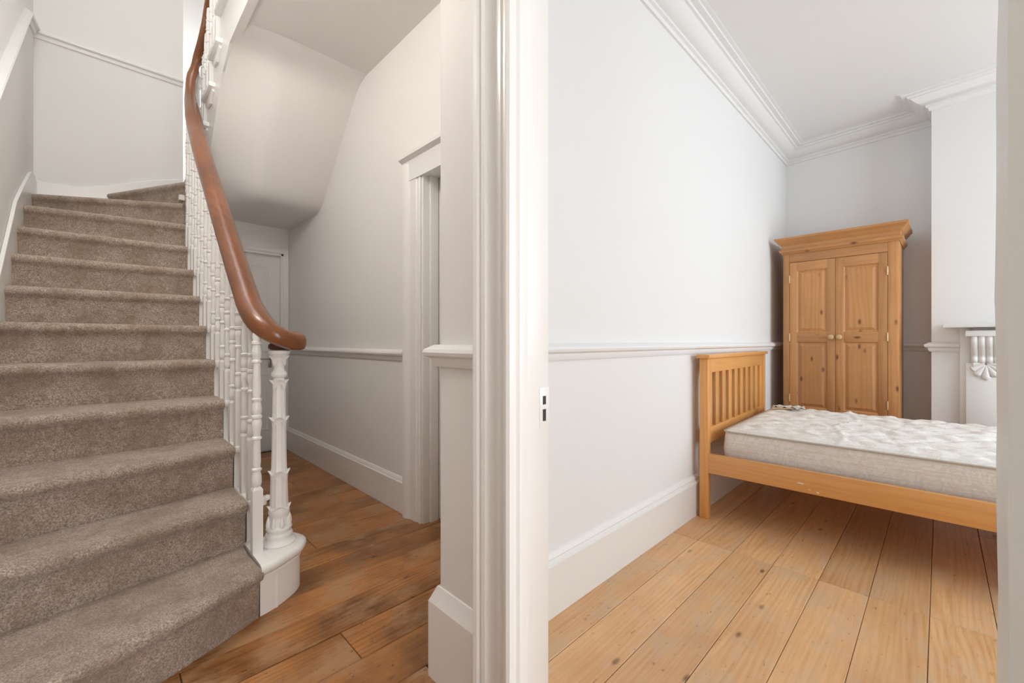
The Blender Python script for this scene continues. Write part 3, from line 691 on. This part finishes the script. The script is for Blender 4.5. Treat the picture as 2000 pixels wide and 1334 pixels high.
ring = rr(-.002, .036, 8); mb = MB(); rows_ = []
for i, (x, y) in enumerate(ring):
    cx, cy = (mx0 + mx1) / 2, (my0 + my1) / 2
    t = Vector((ring[(i + 1) % len(ring)][0] - ring[i - 1][0], ring[(i + 1) % len(ring)][1] - ring[i - 1][1])).normalized(); nn = Vector((t.y, -t.x))
    rows_.append([(x + nn.x * .005 * math.cos(a_), y + nn.y * .005 * math.cos(a_), mh - .004 + .005 * math.sin(a_)) for a_ in (0, 1.05, 2.1, 3.14, 4.19, 5.24)])
mb.grid(rows_, True, True); pip = plain('piping_tape', lin(196, 190, 180), .7); M['piping'] = pip
mb.build('piping', 'piping', mt, 60)
# torn film packet on the mattress
lab = tag(empty('film_packet', (3.62, .86, .554), math.radians(12)), 'torn shiny film packet lying on the mattress near the headboard', 'packet')
rows_ = []
for i in range(15):
    x = -.02 + .20 * i / 14
    rows_.append([(x, y + .008 * math.sin(i), .012 + .010 * math.sin(i * 1.7 + j) + .014 * abs(math.sin(i * .9)) * (j == 2)) for j, y in enumerate((-.045, -.015, .012, .04))])
mb = MB().grid(rows_); nv = len(mb.v); mb.v += [(a_, b2, c2 - .002) for a_, b2, c2 in mb.v]; mb.f += [tuple(q + nv for q in f[::-1]) for f in list(mb.f)]
lab.rotation_euler = (0, 0, math.radians(-70))
mb.build('film_sheet', 'plastic', lab, 30)
MB().box((-.03, -.05, .004), (.10, .02, .010)).build('card_insert', 'knob', lab, 0)

# ------------------------------------------------------------------ wardrobe (local x to the right along the front, local y into the wall)
wa = math.radians(.6)
fl0 = Vector((4.225, .951)); wr_ = tag(empty('wardrobe', (fl0.x, fl0.y, 0), -math.pi / 2 - wa), 'knotty pine two-door wardrobe with moulded cornice in the alcove', 'wardrobe')
# rotation: local x -> (-sin wa, -cos wa), local y -> (cos wa, -sin wa)
WW, WD, WZ = .738, .44, 1.80
def wp(mb, name, mat, par=wr_, **kw): return mb.build(name, mat, par, **kw)
for x0 in (0, WW - .022): wp(MB().box((x0, .02, 0), (x0 + .022, WD, WZ)), 'side_panel', 'ward_z', bevel=.002)
wp(MB().box((.022, WD - .012, .06), (WW - .022, WD, WZ)), 'back_panel', 'ward_z', smooth=0)
wp(MB().box((.022, .03, .08), (WW - .022, WD - .012, .10)), 'bottom_shelf', 'ward', smooth=0)
wp(MB().box((.022, .02, WZ - .02), (WW - .022, WD - .012, WZ)), 'top_board', 'ward', smooth=0)
SL = .047
wp(MB().box((0, 0, 0), (SL, .022, WZ)), 'face_stile', 'ward_z', bevel=.003)
wp(MB().box((WW - SL - .014, 0, 0), (WW, .022, WZ)), 'face_stile', 'ward_z', bevel=.003)
wp(MB().box((SL, 0, 1.722), (WW - SL - .014, .022, WZ)), 'face_rail', 'ward', bevel=.002)
wp(MB().box((SL, 0, 0), (WW - SL - .014, .022, .10)), 'plinth', 'ward', bevel=.002)
def corn_ok(prof, name):
    mb = MB(); rows_ = []
    for sx, sy, cx, cy in ((-1, 0, 0, WD), (-1, -1, 0, 0), (1, -1, WW, 0), (1, 0, WW, WD)):
        rows_.append([(cx + sx * o, cy + sy * o, z) for o, z in prof])
    mb.grid(rows_, False, True); k = len(prof); mb.f.append(tuple(range(k))); mb.f.append(tuple(range(3 * k, 4 * k)))
    wp(mb, name, 'ward', smooth=25)
corn_ok([(-.02, 1.795), (.006, 1.795), (.012, 1.805), (.022, 1.812), (.026, 1.826), (.022, 1.834), (-.02, 1.834)], 'lower_moulding')
corn_ok([(-.02, 1.834), (.008, 1.834), (.010, 1.866), (.018, 1.874), (.032, 1.888), (.046, 1.908), (.054, 1.914), (.056, 1.926), (.05, 1.932), (-.02, 1.932)], 'cornice')
wp(MB().box((-.03, -.03, 1.92), (WW + .03, WD, 1.930)), 'cornice_top', 'ward', smooth=0)
dx0, dx1 = SL + .002, WW - SL - .016; dm = (dx0 + dx1) / 2
for di, (a_, b2) in enumerate(((dx0, dm - .001), (dm + .001, dx1))):
    dr = wp(MB().box((a_, .008, .103), (b2, .024, 1.719)), 'door', 'ward_z', bevel=.001)
    fw = .052
    P0, P1 = a_ + fw, b2 - fw
    # raised frame members in front of the panels
    for (x0, x1, z0, z1, nm, mt_) in ((a_, P0, .103, 1.719, 'door_stile', 'ward_z'), (P1, b2, .103, 1.719, 'door_stile', 'ward_z'), (P0, P1, 1.645, 1.719, 'door_rail', 'ward'), (P0, P1, 1.045, 1.125, 'door_rail', 'ward'), (P0, P1, .103, .50, 'door_rail', 'ward')):
        MB().box((x0, -.001, z0), (x1, .010, z1)).build(nm, mt_, dr, bevel=.0015)
    for z0, z1 in ((1.125, 1.645), (.50, 1.045)):
        r4 = []
        for ins, yy in ((0, .0), (.006, .007), (.012, .0085), (.032, .0005), (.034, -.0005)):
            r4.append([(P0 + ins, yy, z0 + ins), (P1 - ins, yy, z0 + ins), (P1 - ins, yy, z1 - ins), (P0 + ins, yy, z1 - ins)])
        m_ = MB().grid(r4, False, True); m_.f.append((16, 17, 18, 19)); m_.build('panel', 'ward_z', dr, 15)
    kx = dm + (-.026 if di == 0 else .026)
    kb = MB(); rws = []
    for r, yy in ((.009, 0), (.008, -.010), (.012, -.014), (.020, -.020), (.022, -.028), (.018, -.036), (.008, -.040), (.001, -.0405)):
        rws.append([(kx + r * math.cos(t_), yy, 1.085 + r * math.sin(t_)) for t_ in (2 * math.pi * q / 14 for q in range(14))])
    kb.grid(rws, False, True).build('knob', 'knob', dr, 60)
    hx = a_ - .001 if di == 0 else b2 + .001
    for hz_ in (1.58, 1.085, .57):
        MB().lathe([(.002, -.034), (.0045, -.032), (.0045, -.012), (.0055, -.011), (.0055, .011), (.0045, .012), (.0045, .032), (.002, .034)], (hx, -.003, hz_), 8).box((hx - .004, -.0015, hz_ - .028), (hx + .004, .0, hz_ + .028)).build('hinge', 'brass', dr, 40)

# ------------------------------------------------------------------ fireplace surround on the chimney breast
fa = math.atan2(bd.y, bd.x)
fp = tag(empty('fireplace_surround', (fpl.x, fpl.y, 0), fa), 'white fireplace surround with a carved corbel under the mantel shelf', 'fireplace')
# local x runs to the right along the breast; local -y ... depth into the room is local -y*? (right of travel)
FW = 1.11
def q(a_, b2): return (a_[0], -a_[1], a_[2]), (b2[0], -b2[1], b2[2])   # y given as distance out from the breast
def fb(a_, b2, name, par=fp, mat='trim', **kw): return MB().box(*q(a_, b2)).build(name, mat, par, **kw)
fb((-.075, 0, 1.145), (FW + .075, .20, 1.172), 'mantel_shelf', bevel=.006)
fb((.0, 0, 0), (.06, .03, 1.145), 'backing_board', bevel=.003)
fb((FW - .06, 0, 0), (FW, .03, 1.145), 'backing_board', bevel=.003)
fb((.06, 0, .95), (FW - .06, .05, 1.145), 'frieze', bevel=.003)
for x0 in (.03, FW - .03 - .19):
    fb((x0, 0, 0), (x0 + .19, .055, .90), 'pilaster', bevel=.004)
    fb((x0 - .008, 0, 0), (x0 + .198, .068, .14), 'pilaster_foot', bevel=.004)
    fb((x0 + .002, 0, 1.085), (x0 + .19, .16, 1.125), 'corbel_cap', bevel=.005)
    # fluted S-curved corbel
    rows_ = []; nfl = 41
    cw0, cw1 = x0 + .026, x0 + .164
    for i in range(25):
        t = i / 24; z = 1.085 - .195 * t
        dep = .145 - .085 * (t * t * (3 - 2 * t)) + .018 * math.sin(math.pi * min(1, t * 1.15)) * (1 - t) + (.022 * math.sin((t - .72) / .28 * math.pi) if t > .72 else 0)
        row = []
        for j in range(nfl):
            s_ = j / (nfl - 1); fl2 = abs(math.sin(math.pi * 4 * s_)) ** .6
            row.append((cw0 + (cw1 - cw0) * s_ , -(dep - .016 * (1 - fl2)), z))
        row = [(cw0, -.05, z)] + row + [(cw1, -.05, z)]
        rows_.append(row)
    mb = MB().grid(rows_); kk = nfl + 2; mb.f.append(tuple(range(kk))); mb.f.append(tuple(range(24 * kk, 25 * kk)))
    cb = mb.build('corbel', 'trim', fp, 50)
    # scallop shell below the corbel
    cx = (cw0 + cw1) / 2; NL = 7
    for li in range(NL):
        ang = math.radians(-90 + (li - 3) * 29); rl = .112 - .012 * abs(li - 3) ** 1.2
        rr_ = []
        for i in range(8):
            t = .08 + .92 * i / 7; wdt = .007 + .021 * t if i < 7 else .008
            c0 = Vector((cx + rl * t * math.cos(ang), 0, .897 + rl * t * math.sin(ang))); sd = Vector((-math.sin(ang), 0, math.cos(ang)))
            r1 = []
            for j in range(7):
                u_ = -1 + 2 * j / 6; hgt = .052 + .026 * math.sqrt(max(0, 1 - u_ * u_)) * (1 if i < 7 else .3) * (.6 + .4 * t)
                p = c0 + sd * (wdt * u_); r1.append((p.x, -hgt, p.z))
            rr_.append(r1)
        MB().grid(rr_).build('shell_lobe', 'trim', cb, 60)
fb((.22, 0, 0), (FW - .22, .012, .95), 'firebox', mat='black', smooth=0)
fb((.0, 0, 0), (FW, .30, .012), 'hearth', mat='black', bevel=.004)


# ------------------------------------------------------------------ glowing pendant globe added above the frame, unseen, to brighten hall and stairs
lamp = tag(empty('added_pendant', (-.10, 1.9, 2.62)), 'added opal globe light, out of view, brightening the stairwell and hall', 'lamp')
m, nt, b = newmat('added_opal_glow'); b.inputs['Emission Color'].default_value = (1, .93, .86, 1); b.inputs['Emission Strength'].default_value = 40; b.inputs['Base Color'].default_value = (.9, .88, .85, 1)
M['opal'] = m
MB().lathe([(.15 * math.sin(math.pi * (.04 + .92 * k / 15)), .15 - .15 * math.cos(math.pi * (.04 + .92 * k / 15))) for k in range(16)], (0, 0, 0), 24).build('added_globe', 'opal', lamp, 60)
MB().lathe([(.03, .285), (.035, .30), (.03, .34), (.012, .36), (.004, .37)], (0, 0, 0), 16).build('added_holder', 'brass', lamp, 50)
MB().lathe([(.004, .36), (.004, 2.82), (.05, 2.825), (.05, 2.835)], (0, 0, 0), 8).build('added_cord', 'trim', lamp, 50)

part_labels = {'handrail': 'glossy dark mahogany handrail', 'newel_shaft': 'fluted white cast newel shaft', 'carpeted_step': 'taupe carpeted step', 'strike_plate': 'painted strike plate',
               'knob': 'small turned pale wood knob', 'hinge': 'brass hinge', 'corbel': 'fluted white corbel', 'piping': 'grey piping along the mattress edge', 'lever_handle': 'steel lever handle',
               'firebox': 'black iron fire opening', 'plaster_soffit': 'smooth curved plaster underside of the upper flight', 'curtail_step': 'rounded white end of the bottom step'}
for o in S.objects:
    k = o.name.split('.')[0]
    if o.parent and k in part_labels: o['label'] = part_labels[k]
